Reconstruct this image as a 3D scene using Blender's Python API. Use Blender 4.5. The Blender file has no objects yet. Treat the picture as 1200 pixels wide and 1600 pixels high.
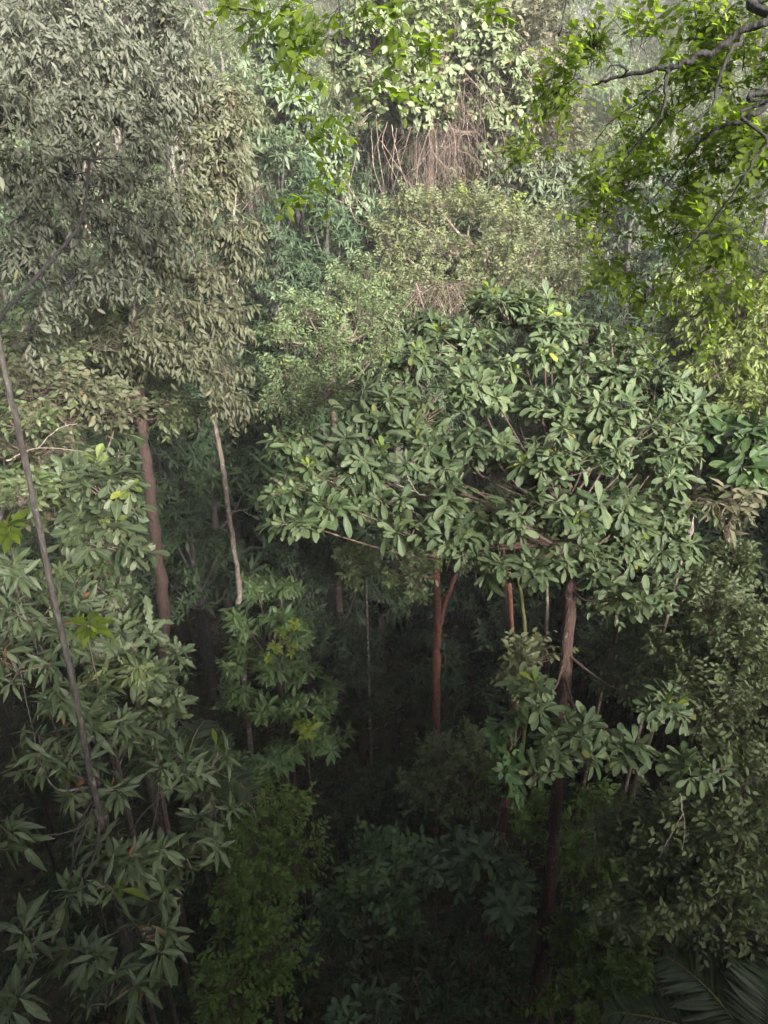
import bpy, math, random
import numpy as np
from mathutils import Vector

# ------------------------------------------------------------------ camera, sky, sun, exposure
R = math.radians
scene = bpy.context.scene
CAM_Z = 18.0
PITCH, VFOV = 30.0, 66.0
cam_d = bpy.data.cameras.new("camera")
cam = bpy.data.objects.new("camera", cam_d)
scene.collection.objects.link(cam)
cam.location = (0, 0, CAM_Z)
cam.rotation_euler = (R(90 - PITCH), 0, 0)
cam_d.sensor_fit = 'VERTICAL'
cam_d.angle = R(VFOV)
cam_d.clip_start = 0.05
cam_d.clip_end = 2000
scene.camera = cam

SUN_EL, SUN_AZ = 29.0, 152.0           # azimuth clockwise from +Y (ahead)
world = bpy.data.worlds.new("World")
scene.world = world
world.use_nodes = True
wn, wl = world.node_tree.nodes, world.node_tree.links
bg = wn["Background"]
sky = wn.new("ShaderNodeTexSky")
sky.sky_type = 'NISHITA'
sky.sun_disc = False
sky.sun_elevation = R(SUN_EL)
sky.sun_rotation = R(SUN_AZ)
sky.air_density = 1.0
sky.dust_density = 6.0
sky.ozone_density = 1.0
hs = wn.new("ShaderNodeHueSaturation")  # a bright overcast sky is nearly white
hs.inputs["Saturation"].default_value = 0.34
wl.new(sky.outputs[0], hs.inputs["Color"])
wl.new(hs.outputs[0], bg.inputs["Color"])
bg.inputs["Strength"].default_value = 0.05

sun_d = bpy.data.lights.new("sun", 'SUN')
sun_d.energy = 5.0
sun_d.angle = R(11)
sun_d.color = (1.0, 0.95, 0.86)
sun = bpy.data.objects.new("sun", sun_d)
scene.collection.objects.link(sun)
sv = Vector((math.sin(R(SUN_AZ)) * math.cos(R(SUN_EL)), math.cos(R(SUN_AZ)) * math.cos(R(SUN_EL)), math.sin(R(SUN_EL))))
sun.rotation_euler = sv.to_track_quat('Z', 'Y').to_euler()

scene.view_settings.view_transform = 'Standard'
scene.view_settings.look = 'None'
scene.view_settings.gamma = 1
scene.view_settings.use_curve_mapping = False
scene.view_settings.exposure = 2.5

scene.cycles.max_bounces = 5
scene.cycles.diffuse_bounces = 2
scene.cycles.glossy_bounces = 2
scene.cycles.transmission_bounces = 3
scene.cycles.volume_bounces = 0
scene.cycles.sample_clamp_indirect = 4

# ------------------------------------------------------------------ helpers
rng = np.random.default_rng(11)
C = scene.collection
F = 800 / math.tan(R(VFOV / 2))
cp, sp = math.cos(R(PITCH)), math.sin(R(PITCH))
RT = np.array([1., 0, 0]); FW = np.array([0, cp, -sp]); UP = np.array([0, sp, cp])
EYE = np.array([0, 0, CAM_Z])
Z = np.array([0, 0, 1.])

def ray(px, py):
    return FW + (px - 600) / F * RT + (800 - py) / F * UP
def at(px, py, d):                       # point d metres away along the line of sight
    r = ray(px, py)
    return EYE + r / np.linalg.norm(r) * d
def at_y(px, py, Y):                     # point where the line of sight meets depth Y
    r = ray(px, py)
    return EYE + r * (Y / r[1])
def nrm(v):
    return v / np.maximum(np.linalg.norm(v, axis=-1, keepdims=True), 1e-9)

def ground_z(x, y):
    x = np.asarray(x, float); y = np.asarray(y, float)
    far = np.interp(y, [12, 20, 30, 40, 60, 85, 115, 150, 200, 260], [0, 1.0, 4.5, 8.5, 13, 18, 26, 30, 26, 20])
    near = np.interp(y, [-60, -30, -14, -4, 0, 4, 9, 12], [44, 34, 24, 12, 7, 3.5, .6, 0])  # unseen rise behind the viewpoint, put in to block sky and shade the valley
    z = np.where(y > 12, far, near)
    az = np.degrees(np.arctan2(x, np.maximum(y, 1)))
    notch = np.exp(-((az - 15.0) / 4.5) ** 2) * np.clip((y - 50) / 40, 0, 1)
    z = z - 11.0 * notch
    z = z + np.clip((-az - 2) / 24, 0, 1.3) * np.clip((y - 25) / 40, 0, 1) * 6
    z = z + .5 * np.sin(x * .31 + 1.3) * np.cos(y * .27) + .25 * np.sin(x * .9 + y * .7)
    return z

class Acc:                                # collects leaves, twigs and tubes into ONE mesh
    def __init__(s):
        s.v, s.q, s.uv, s.m, s.n = [], [], [], [], 0
    def add(s, v, q, uv, mat):
        s.v.append(v); s.q.append(q + s.n); s.uv.append(uv)
        s.m.append(np.full(len(q), mat, np.int32)); s.n += len(v)
    def build(s, name, mats, parent=None, origin=(0, 0, 0)):
        v = np.concatenate(s.v) - np.asarray(origin); q = np.concatenate(s.q)
        uv = np.concatenate(s.uv)[q.ravel()]; m = np.concatenate(s.m)
        me = bpy.data.meshes.new(name)
        me.vertices.add(len(v)); me.vertices.foreach_set("co", v.astype(np.float32).ravel())
        me.loops.add(q.size); me.loops.foreach_set("vertex_index", q.astype(np.int32).ravel())
        me.polygons.add(len(q)); me.polygons.foreach_set("loop_start", np.arange(0, q.size, 4, dtype=np.int32))
        me.polygons.foreach_set("material_index", m)
        me.polygons.foreach_set("use_smooth", np.ones(len(q), bool))
        me.update(calc_edges=True)
        ul = me.uv_layers.new(name="leaf")
        ul.data.foreach_set("uv", uv.astype(np.float32).ravel())
        for k in mats: me.materials.append(k)
        o = bpy.data.objects.new(name, me); C.objects.link(o)
        if parent is not None: o.parent = parent
        return o

PROF = {
    'obovate': ([0, .12, .35, .6, .82, .95, 1], [.05, .12, .55, .95, .95, .5, .03]),
    'lance':   ([0, .1, .35, .62, .86, 1], [.07, .25, .95, .95, .45, .02]),
    'ellip':   ([0, .3, .65, 1], [.06, .88, .88, .03]),
    'small':   ([0, .45, 1], [.05, 1, .03]),
    'lobed':   ([0, .15, .28, .4, .52, .63, .76, .88, 1], [.05, .3, .75, .45, 1.0, .6, .95, .5, .03]),
}
def leaves(acc, O, D, U, L, W, kind, mat, curl=.2, fold=.25):
    """O origin, D direction, U upper side (N,3); L length, W half width (N)"""
    N = len(O)
    D = nrm(D); S = nrm(np.cross(D, U)); Nn = np.cross(S, D)
    L = np.broadcast_to(L, N).astype(float); W = np.broadcast_to(W, N).astype(float)
    cu = curl * rng.uniform(-.4, 2.4, N); fo = fold * rng.uniform(.3, 1.5, N)
    if kind == 'rhomb':
        px = np.array([0, 1, 0, -1.]); ty = np.array([0, .45, 1, .5])
        q = np.array([[0, 1, 2, 3]])
    else:
        t, w = PROF[kind]; t = np.array(t); w = np.array(w)
        px = np.stack([-w, 0 * w, w], 1).ravel(); ty = np.repeat(t, 3)
        q = []
        for i in range(len(t) - 1):
            a = i * 3
            q += [[a, a + 1, a + 4, a + 3], [a + 1, a + 2, a + 5, a + 4]]
        q = np.array(q)
    bend = rng.normal(0, .10, N)
    x = px[None] * W[:, None] + (bend * L)[:, None] * ty[None] ** 2
    y = ty[None] * L[:, None]
    z = fo[:, None] * np.abs(px[None]) * W[:, None] - cu[:, None] * L[:, None] * ty[None] ** 2
    if kind == 'lobed':
        z = z + .05 * L[:, None] * np.sin(ty * 25)[None] * px[None]
    v = O[:, None] + x[..., None] * S[:, None] + y[..., None] * D[:, None] + z[..., None] * Nn[:, None]
    V = len(px)
    qq = (q[None] + (np.arange(N) * V)[:, None, None]).reshape(-1, 4)
    uv = np.tile(np.stack([px * .5 + .5, ty], 1), (N, 1))
    acc.add(v.reshape(-1, 3), qq, uv, mat)

def twigs(acc, A, B, r0, r1, mat, sag=.08, seg=3, sides=3):
    N = len(A)
    if N == 0: return
    d = nrm(B - A); ref = np.where(np.abs(d[:, 2:3]) > .9, np.array([[1., 0, 0]]), Z[None])
    s = nrm(np.cross(d, ref)); u = np.cross(s, d)
    ln = np.linalg.norm(B - A, axis=1)
    off = rng.normal(0, 1, (N, 3)); off -= (off * d).sum(1, keepdims=True) * d
    ts = np.linspace(0, 1, seg + 1); vs = []
    ang = np.arange(sides) * 2 * math.pi / sides
    for t in ts:
        c = A + (B - A) * t + off * (ln * sag * math.sin(math.pi * t))[:, None]
        r = (r0 + (r1 - r0) * t) * np.ones(N)
        vs.append(c[:, None] + r[:, None, None] * (np.cos(ang)[None, :, None] * s[:, None] + np.sin(ang)[None, :, None] * u[:, None]))
    v = np.stack(vs, 1)                   # N, seg+1, sides, 3
    q = []
    for i in range(seg):
        for j in range(sides):
            k = (j + 1) % sides
            q.append([i * sides + j, i * sides + k, (i + 1) * sides + k, (i + 1) * sides + j])
    q = np.array(q); V = (seg + 1) * sides
    qq = (q[None] + (np.arange(N) * V)[:, None, None]).reshape(-1, 4)
    uv = np.zeros((N * V, 2)); uv[:, 0] = np.tile(np.tile(np.arange(sides) / sides, seg + 1), N); uv[:, 1] = np.tile(np.repeat(ts, sides), N)
    acc.add(v.reshape(-1, 3), qq, uv, mat)

def smooth_path(P, n=6):
    P = np.asarray(P, float)
    if len(P) < 3: return np.linspace(P[0], P[-1], n + 1)
    E = np.vstack([2 * P[0] - P[1], P, 2 * P[-1] - P[-2]]); out = []
    for i in range(1, len(E) - 2):
        for t in np.linspace(0, 1, n, endpoint=False):
            a, b, c, d = E[i - 1:i + 3]
            out.append(.5 * (2 * b + (c - a) * t + (2 * a - 5 * b + 4 * c - d) * t * t + (3 * b - a - 3 * c + d) * t ** 3))
    out.append(P[-1]); return np.array(out)

def tube(acc, P, r, mat=0, sides=8, n=5, rough=.1, wob=0.0):
    P = smooth_path(P, n); K = len(P)
    r = np.interp(np.linspace(0, 1, K), np.linspace(0, 1, len(np.atleast_1d(r))), np.atleast_1d(r)) if np.ndim(r) else np.full(K, r)
    if wob: P[1:-1] += rng.normal(0, wob, (K - 2, 3)) * r[1:-1, None]
    T = nrm(np.gradient(P, axis=0)); s = np.cross(T[0], [0.3, 1, .1]); s = s / np.linalg.norm(s)
    ang = np.arange(sides) * 2 * math.pi / sides; vs = []
    for i in range(K):
        s = s - T[i] * s.dot(T[i]); s = s / np.linalg.norm(s); u = np.cross(T[i], s)
        rr = r[i] * (1 + rng.normal(0, rough, sides))
        vs.append(P[i] + rr[:, None] * (np.cos(ang)[:, None] * s + np.sin(ang)[:, None] * u))
    v = np.concatenate(vs + [P[:1]] * 1 + [P[-1:]] * 1)
    q = [[i * sides + j, i * sides + (j + 1) % sides, (i + 1) * sides + (j + 1) % sides, (i + 1) * sides + j] for i in range(K - 1) for j in range(sides)]
    uv = np.zeros((len(v), 2))
    acc.add(v, np.array(q), uv, mat)

# ------------------------------------------------------------------ materials
def leaf_mat(name, cols, rough=.42, trans=.30, spec=.5, rib=.25, odd=None, tcol=(1.25, 1.35, .55)):
    """cols: three base colours drawn at random per leaf; odd: colour of the few yellow or dead leaves"""
    m = bpy.data.materials.new(name); m.use_nodes = True
    n, l = m.node_tree.nodes, m.node_tree.links
    out = n["Material Output"]; b = n["Principled BSDF"]
    g = n.new("ShaderNodeNewGeometry")
    cr = n.new("ShaderNodeValToRGB"); e = cr.color_ramp.elements
    e[0].position = 0; e[0].color = (*cols[0], 1); e[1].position = .5; e[1].color = (*cols[1], 1)
    k = e.new(.93); k.color = (*cols[2], 1)
    if odd:
        cr.color_ramp.interpolation = 'LINEAR'
        k = e.new(.988); k.color = (*cols[2], 1)
        k = e.new(.992); k.color = (*odd, 1)
    l.new(g.outputs["Random Per Island"], cr.inputs[0])
    # blotches that belong to the leaf surface
    nz = n.new("ShaderNodeTexNoise"); nz.inputs["Scale"].default_value = 9; nz.inputs["Detail"].default_value = 3
    tc = n.new("ShaderNodeTexCoord"); l.new(tc.outputs["Object"], nz.inputs["Vector"])
    mr = n.new("ShaderNodeMapRange"); mr.inputs["From Min"].default_value = .3; mr.inputs["From Max"].default_value = .7
    mr.inputs["To Min"].default_value = .75; mr.inputs["To Max"].default_value = 1.25
    l.new(nz.outputs["Fac"], mr.inputs["Value"])
    mul = n.new("ShaderNodeVectorMath"); mul.operation = 'SCALE'
    l.new(cr.outputs[0], mul.inputs[0]); l.new(mr.outputs[0], mul.inputs["Scale"])
    sp_ = n.new("ShaderNodeTexNoise"); sp_.inputs["Scale"].default_value = 60; sp_.inputs["Detail"].default_value = 4
    l.new(tc.outputs["Object"], sp_.inputs["Vector"])
    sr = n.new("ShaderNodeMapRange"); sr.inputs["From Min"].default_value = .62; sr.inputs["From Max"].default_value = .70
    sr.inputs["To Min"].default_value = 0; sr.inputs["To Max"].default_value = .55; l.new(sp_.outputs["Fac"], sr.inputs["Value"])
    ms0 = n.new("ShaderNodeMixRGB"); ms0.inputs[2].default_value = (.075, .058, .026, 1)
    l.new(sr.outputs[0], ms0.inputs[0]); l.new(mul.outputs[0], ms0.inputs[1])
    # pale midrib
    uv = n.new("ShaderNodeUVMap"); uv.uv_map = "leaf"
    sx = n.new("ShaderNodeSeparateXYZ"); l.new(uv.outputs[0], sx.inputs[0])
    ab = n.new("ShaderNodeMath"); ab.operation = 'SUBTRACT'; ab.inputs[1].default_value = .5; l.new(sx.outputs[0], ab.inputs[0])
    a2 = n.new("ShaderNodeMath"); a2.operation = 'ABSOLUTE'; l.new(ab.outputs[0], a2.inputs[0])
    m2 = n.new("ShaderNodeMapRange"); m2.inputs["From Min"].default_value = .02; m2.inputs["From Max"].default_value = .07
    m2.inputs["To Min"].default_value = rib; m2.inputs["To Max"].default_value = 0; l.new(a2.outputs[0], m2.inputs["Value"])
    mx = n.new("ShaderNodeMixRGB"); mx.inputs[2].default_value = (.22, .26, .12, 1)
    l.new(m2.outputs[0], mx.inputs[0]); l.new(ms0.outputs[0], mx.inputs[1])
    # side veins as relief
    va = n.new("ShaderNodeMath"); va.operation = 'MULTIPLY_ADD'; va.inputs[1].default_value = -1.1; l.new(a2.outputs[0], va.inputs[0]); l.new(sx.outputs[1], va.inputs[2])
    vb = n.new("ShaderNodeMath"); vb.operation = 'MULTIPLY'; vb.inputs[1].default_value = 62; l.new(va.outputs[0], vb.inputs[0])
    vs = n.new("ShaderNodeMath"); vs.operation = 'SINE'; l.new(vb.outputs[0], vs.inputs[0])
    bp = n.new("ShaderNodeBump"); bp.inputs["Strength"].default_value = .35; bp.inputs["Distance"].default_value = .004
    l.new(vs.outputs[0], bp.inputs["Height"]); l.new(bp.outputs[0], b.inputs["Normal"])
    # paler underside
    m3 = n.new("ShaderNodeMixRGB"); m3.inputs[2].default_value = (.10, .12, .075, 1)
    bf = n.new("ShaderNodeMath"); bf.operation = 'MULTIPLY'; bf.inputs[1].default_value = .35
    l.new(g.outputs["Backfacing"], bf.inputs[0]); l.new(bf.outputs[0], m3.inputs[0]); l.new(mx.outputs[0], m3.inputs[1])
    l.new(m3.outputs[0], b.inputs["Base Color"])
    b.inputs["Roughness"].default_value = rough
    b.inputs["Specular IOR Level"].default_value = spec
    tr = n.new("ShaderNodeBsdfTranslucent")
    tm = n.new("ShaderNodeVectorMath"); tm.operation = 'MULTIPLY'; tm.inputs[1].default_value = tcol
    l.new(mx.outputs[0], tm.inputs[0]); l.new(tm.outputs[0], tr.inputs["Color"])
    ms = n.new("ShaderNodeMixShader"); ms.inputs[0].default_value = trans
    l.new(b.outputs[0], ms.inputs[1]); l.new(tr.outputs[0], ms.inputs[2]); l.new(ms.outputs[0], out.inputs["Surface"])
    return m

def bark_mat(name, c1, c2, patch, scale=6, amount=.45):
    m = bpy.data.materials.new(name); m.use_nodes = True
    n, l = m.node_tree.nodes, m.node_tree.links; b = n["Principled BSDF"]
    tc = n.new("ShaderNodeTexCoord"); mp = n.new("ShaderNodeMapping"); mp.inputs["Scale"].default_value = (1, 1, .35)
    l.new(tc.outputs["Object"], mp.inputs[0])
    n1 = n.new("ShaderNodeTexNoise"); n1.inputs["Scale"].default_value = scale * 4; n1.inputs["Detail"].default_value = 8; l.new(mp.outputs[0], n1.inputs["Vector"])
    n2 = n.new("ShaderNodeTexNoise"); n2.inputs["Scale"].default_value = scale; n2.inputs["Detail"].default_value = 5; n2.inputs["Roughness"].default_value = .7
    l.new(tc.outputs["Object"], n2.inputs["Vector"])
    r1 = n.new("ShaderNodeValToRGB"); r1.color_ramp.elements[0].position = .35; r1.color_ramp.elements[1].position = .68
    r1.color_ramp.elements[0].color = (*c1, 1); r1.color_ramp.elements[1].color = (*c2, 1); l.new(n1.outputs["Fac"], r1.inputs[0])
    r2 = n.new("ShaderNodeValToRGB"); r2.color_ramp.elements[0].position = 1 - amount; r2.color_ramp.elements[1].position = 1.06 - amount
    l.new(n2.outputs["Fac"], r2.inputs[0])
    mx = n.new("ShaderNodeMixRGB"); mx.inputs[2].default_value = (*patch, 1); l.new(r2.outputs[0], mx.inputs[0]); l.new(r1.outputs[0], mx.inputs[1])
    l.new(mx.outputs[0], b.inputs["Base Color"]); b.inputs["Roughness"].default_value = .85
    bp = n.new("ShaderNodeBump"); bp.inputs["Strength"].default_value = .9; bp.inputs["Distance"].default_value = .03
    l.new(n1.outputs["Fac"], bp.inputs["Height"]); l.new(bp.outputs[0], b.inputs["Normal"])
    return m

M = {}
M['broad'] = leaf_mat("broad_leaf", [(.044, .076, .032), (.070, .104, .046), (.102, .134, .062)], rough=.5, trans=.36, odd=(.12, .13, .04))
M['mango'] = leaf_mat("long_leaf", [(.032, .050, .024), (.046, .068, .032), (.068, .092, .042)], rough=.48, odd=(.20, .08, .035))
M['grey'] = leaf_mat("grey_leaf", [(.046, .054, .038), (.064, .068, .050), (.088, .088, .066)], rough=.52, trans=.25, odd=(.13, .13, .05))
M['greyb'] = leaf_mat("dull_leaf", [(.052, .060, .032), (.070, .074, .040), (.095, .094, .052)], rough=.5, trans=.25, odd=(.14, .12, .06))
M['oval'] = leaf_mat("oval_leaf", [(.038, .058, .028), (.054, .076, .038), (.078, .098, .050)], rough=.48, odd=(.14, .11, .05))
M['lobe'] = leaf_mat("lobed_leaf", [(.042, .064, .030), (.058, .082, .038), (.080, .105, .048)], rough=.5)
M['olive'] = leaf_mat("olive_leaf", [(.060, .075, .030), (.085, .100, .042), (.115, .125, .055)], rough=.5, odd=(.20, .20, .03))
M['spring'] = leaf_mat("spring_leaf", [(.080, .112, .024), (.112, .148, .032), (.15, .185, .044)], rough=.48, trans=.4, odd=(.22, .24, .03))
M['spray'] = leaf_mat("spray_leaf", [(.058, .092, .034), (.080, .118, .046), (.110, .148, .062)], rough=.5, trans=.36, odd=(.18, .19, .03))
M['dark'] = leaf_mat("dark_leaf", [(.015, .030, .017), (.022, .041, .021), (.034, .056, .028)], rough=.5, trans=.2, spec=.25)  # leaf colour darkened to stand for shade in the gap and hollows
M['deep'] = leaf_mat("shade_toned_leaf", [(.016, .034, .018), (.024, .046, .022), (.036, .062, .028)], rough=.5, trans=.2, spec=.25)  # rosette leaf with the forest shade put into its colour
M['rose'] = leaf_mat("rosette_leaf", [(.036, .082, .030), (.052, .108, .038), (.080, .135, .046)], rough=.42)
M['lit_rose'] = leaf_mat("lit_rosette_leaf", [(.042, .082, .028), (.062, .112, .036), (.09, .145, .044)], rough=.42)  # rosette leaf brightened in colour so its tree looks lit
M['teal'] = leaf_mat("teal_leaf", [(.038, .076, .038), (.054, .100, .050), (.076, .126, .062)], rough=.45)
M['pale'] = leaf_mat("pale_leaf", [(.075, .105, .048), (.105, .135, .065), (.150, .170, .085)], rough=.45, odd=(.28, .16, .10))
M['mint'] = leaf_mat("mint_leaf", [(.058, .092, .046), (.080, .118, .060), (.108, .142, .075)], rough=.45)
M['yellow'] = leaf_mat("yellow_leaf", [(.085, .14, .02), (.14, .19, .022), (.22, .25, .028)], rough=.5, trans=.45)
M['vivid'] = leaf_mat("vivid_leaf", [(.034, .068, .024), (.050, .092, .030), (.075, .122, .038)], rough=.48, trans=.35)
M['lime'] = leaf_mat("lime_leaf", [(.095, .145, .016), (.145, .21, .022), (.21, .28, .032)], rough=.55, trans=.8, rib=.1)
M['moss'] = leaf_mat("moss_leaf", [(.052, .100, .016), (.074, .132, .022), (.100, .165, .03)], rough=.55, trans=.35)
M['bush'] = leaf_mat("bush_leaf", [(.044, .066, .024), (.062, .088, .032), (.088, .112, .045)], rough=.42, odd=(.11, .14, .03))
M['thick'] = leaf_mat("creeper_leaf", [(.046, .056, .026), (.064, .070, .034), (.095, .088, .050)], rough=.55, odd=(.16, .09, .05))
M['dry'] = leaf_mat("dry_leaf", [(.062, .066, .034), (.088, .086, .046), (.125, .112, .066)], rough=.6, tcol=(1.1, .95, .6))
M['palm'] = leaf_mat("palm_leaf", [(.020, .034, .015), (.028, .045, .019), (.038, .055, .024)], rough=.35, rib=.1)
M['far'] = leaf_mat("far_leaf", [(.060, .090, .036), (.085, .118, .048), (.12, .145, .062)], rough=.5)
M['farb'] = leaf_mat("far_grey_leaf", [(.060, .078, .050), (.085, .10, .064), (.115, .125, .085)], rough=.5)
M['litter'] = leaf_mat("litter_leaf", [(.05, .033, .018), (.075, .048, .026), (.10, .07, .04)], rough=.7, trans=.1)
B = {}
B['red'] = bark_mat("red_bark", (.034, .019, .015), (.082, .044, .034), (.125, .105, .09), 10, .42)
B['rust'] = bark_mat("rust_bark", (.09, .034, .024), (.20, .085, .06), (.22, .15, .12), 8, .38)
B['darkred'] = bark_mat("dark_red_bark", (.022, .012, .010), (.058, .030, .024), (.10, .08, .07), 8, .36)
B['brown'] = bark_mat("brown_bark", (.045, .030, .022), (.11, .075, .055), (.20, .19, .16), 6, .42)
B['pale'] = bark_mat("pale_bark", (.10, .08, .068), (.24, .19, .165), (.32, .30, .275), 9, .42)
B['grey'] = bark_mat("grey_bark", (.05, .045, .040), (.13, .115, .10), (.25, .24, .22), 8, .45)
B['black'] = bark_mat("black_bark", (.007, .006, .006), (.018, .015, .014), (.045, .04, .036), 10, .30)  # near-black bark colour all over
B['bole'] = bark_mat("dark_pole_bark", (.020, .017, .015), (.055, .046, .042), (.12, .11, .10), 9, .40)
B['twig'] = bark_mat("twig_bark", (.05, .038, .028), (.12, .09, .07), (.17, .15, .12), 9, .35)
B['vine'] = bark_mat("vine_bark", (.07, .048, .038), (.15, .105, .085), (.22, .185, .16), 9, .45)
B['moss'] = bark_mat("mossy_bark", (.05, .04, .018), (.12, .10, .04), (.09, .11, .03), 7, .5)

# ------------------------------------------------------------------ shoots and crowns
def blob_points(c, r, n, lump=.5, up=0.15):
    """n shoot places in the clumps of one crown blob: positions and outward directions"""
    k = max(3, int(4 + n / 14)); k = min(k, 14)
    cd = nrm(rng.normal(0, 1, (k, 3)) + up * Z)
    cc = cd * rng.uniform(.35, .72, (k, 1)); cr_ = rng.uniform(.34, .56, k)
    i = rng.integers(0, k, n)
    d = nrm(rng.normal(0, 1, (n, 3)) + .45 * cd[i] + .25 * Z)
    p = cc[i] + d * cr_[i][:, None] * (rng.uniform(.35, 1.08, (n, 1)) ** .6)
    stray = rng.uniform(0, 1, n) < .13
    p[stray] *= rng.uniform(1.1, 1.5, (stray.sum(), 1))
    out = nrm(p + .35 * d)
    rx, ry, rz = r
    P = c + p[:, :1] * rx * RT + p[:, 1:2] * rz * FW + p[:, 2:3] * ry * UP
    Dv = nrm(out[:, :1] / rx * RT + out[:, 1:2] / rz * FW + out[:, 2:3] / ry * UP)
    return P, Dv

def rosette(acc, P, A, n, L, W, kind, mat, spread=(45, 100), droop=.25, curl=.22):
    M_ = len(P); A = nrm(A)
    ref = nrm(np.cross(A, rng.normal(0, 1, (M_, 3)))); ref2 = np.cross(A, ref)
    az = (np.arange(n)[None] * 2.399 + rng.uniform(0, 6.28, (M_, 1)) + rng.normal(0, .25, (M_, n)))
    el = np.radians(rng.uniform(*spread, (M_, n)))
    rad = np.cos(az)[..., None] * ref[:, None] + np.sin(az)[..., None] * ref2[:, None]
    D = np.cos(el)[..., None] * A[:, None] + np.sin(el)[..., None] * rad - droop * Z
    D = nrm(D); U = A[:, None] * .8 + Z * .5 - .2 * rad
    keep = rng.uniform(0, 1, (M_, n)) > .1
    size = rng.uniform(.5, 1.12, (M_, n)) * rng.uniform(.6, 1.2, (M_, 1))
    O = P[:, None] - A[:, None] * (rng.uniform(0, .35, (M_, n, 1)) * L) + rad * (.08 * L)
    k = keep.ravel()
    leaves(acc, O.reshape(-1, 3)[k], D.reshape(-1, 3)[k], np.broadcast_to(U, D.shape).reshape(-1, 3)[k],
           (size * L).ravel()[k], (size * W).ravel()[k], kind, mat, curl)

def spray(acc, P, A, n, L, W, kind, mat, twig_len, droop=.35, curl=.2, tmat=None):
    """a twig with leaves left and right along it"""
    M_ = len(P); A = nrm(A - droop * .7 * Z)
    S = nrm(np.cross(A, Z + rng.normal(0, .35, (M_, 3)))); U = np.cross(S, A)
    t = (np.arange(n) + .5) / n
    tl = twig_len * rng.uniform(.6, 1.25, (M_, 1))
    base = P - A * tl * .5
    O = base[:, None] + A[:, None] * (tl * t[None])[..., None] - Z * (droop * .35 * tl * t[None] ** 2)[..., None]
    sg = np.where(np.arange(n) % 2, 1., -1.)[None, :, None]
    D = A[:, None] * rng.uniform(.35, .8, (M_, n, 1)) + sg * S[:, None] * rng.uniform(.5, 1., (M_, n, 1)) - Z * droop * rng.uniform(.3, 1.5, (M_, n, 1)) + rng.normal(0, .18, (M_, n, 3))
    Uu = np.broadcast_to(U[:, None], D.shape) + rng.normal(0, .25, D.shape) + .3 * Z
    size = rng.uniform(.6, 1.15, (M_, n))
    keep = (rng.uniform(0, 1, (M_, n)) > .1).ravel()
    leaves(acc, O.reshape(-1, 3)[keep], D.reshape(-1, 3)[keep], Uu.reshape(-1, 3)[keep],
           (size * L).ravel()[keep], (size * W).ravel()[keep], kind, mat, curl)
    if tmat is not None:
        twigs(acc, base - A * tl * .4, O[:, -1], max(.0018, L * .016), .001, tmat, sag=.04, seg=2)

def tag(o, label=None, cat=None, group=None, kind=None):
    for k, v in (("label", label), ("category", cat), ("group", group), ("kind", kind)):
        if v: o[k] = v
    return o
def root_at(name, loc, label, cat, group=None):
    e = bpy.data.objects.new(name, None); C.objects.link(e)
    e.location = loc; e.empty_display_size = .3
    return tag(e, label, cat, group)

DENS = 1.0
def fill_crown(acc, blobs, leaf, hubs_out=None):
    """blobs in metres: (centre, (rx, ry, rz), density factor)"""
    for c, r, f in blobs:
        rm = (r[0] * r[1] * r[2]) ** (1 / 3)
        n = int(max(4, DENS * leaf['dens'] * f * 4 * math.pi * rm * rm))
        P, D = blob_points(c, r, n)
        A = nrm(D * leaf.get('outw', .75) + Z * leaf.get('upw', .6) + rng.normal(0, .3, D.shape))
        if leaf['shoot'] == 'rosette':
            rosette(acc, P, A, leaf['n'], leaf['L'], leaf['L'] * leaf['w'], leaf['kind'], 0, leaf.get('spread', (45, 100)), leaf.get('droop', .25), leaf.get('curl', .22))
        else:
            spray(acc, P, A, leaf['n'], leaf['L'], leaf['L'] * leaf['w'], leaf['kind'], 0, leaf['tl'], leaf.get('droop', .35), leaf.get('curl', .2), tmat=1 if leaf.get('twig', True) else None)
        if 'odd' in leaf:
            k = rng.uniform(0, 1, n) < leaf['odd'][1]
            if k.any():
                rosette(acc, P[k] + A[k] * .04, A[k], 5, leaf['L'] * .8, leaf['L'] * leaf['w'] * .9, leaf['kind'], 2, (20, 70), .1, .15)
        if leaf.get('twig', True):
            j = rng.uniform(0, 1, n) < leaf.get('twf', .6)
            hub = c - UP * r[1] * .2 + (P[j] - c) * rng.uniform(.05, .45, (j.sum(), 1))
            twigs(acc, hub, P[j], leaf['L'] * .045 + .0015, leaf['L'] * .014 + .001, 1, sag=.1, seg=3)

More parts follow.
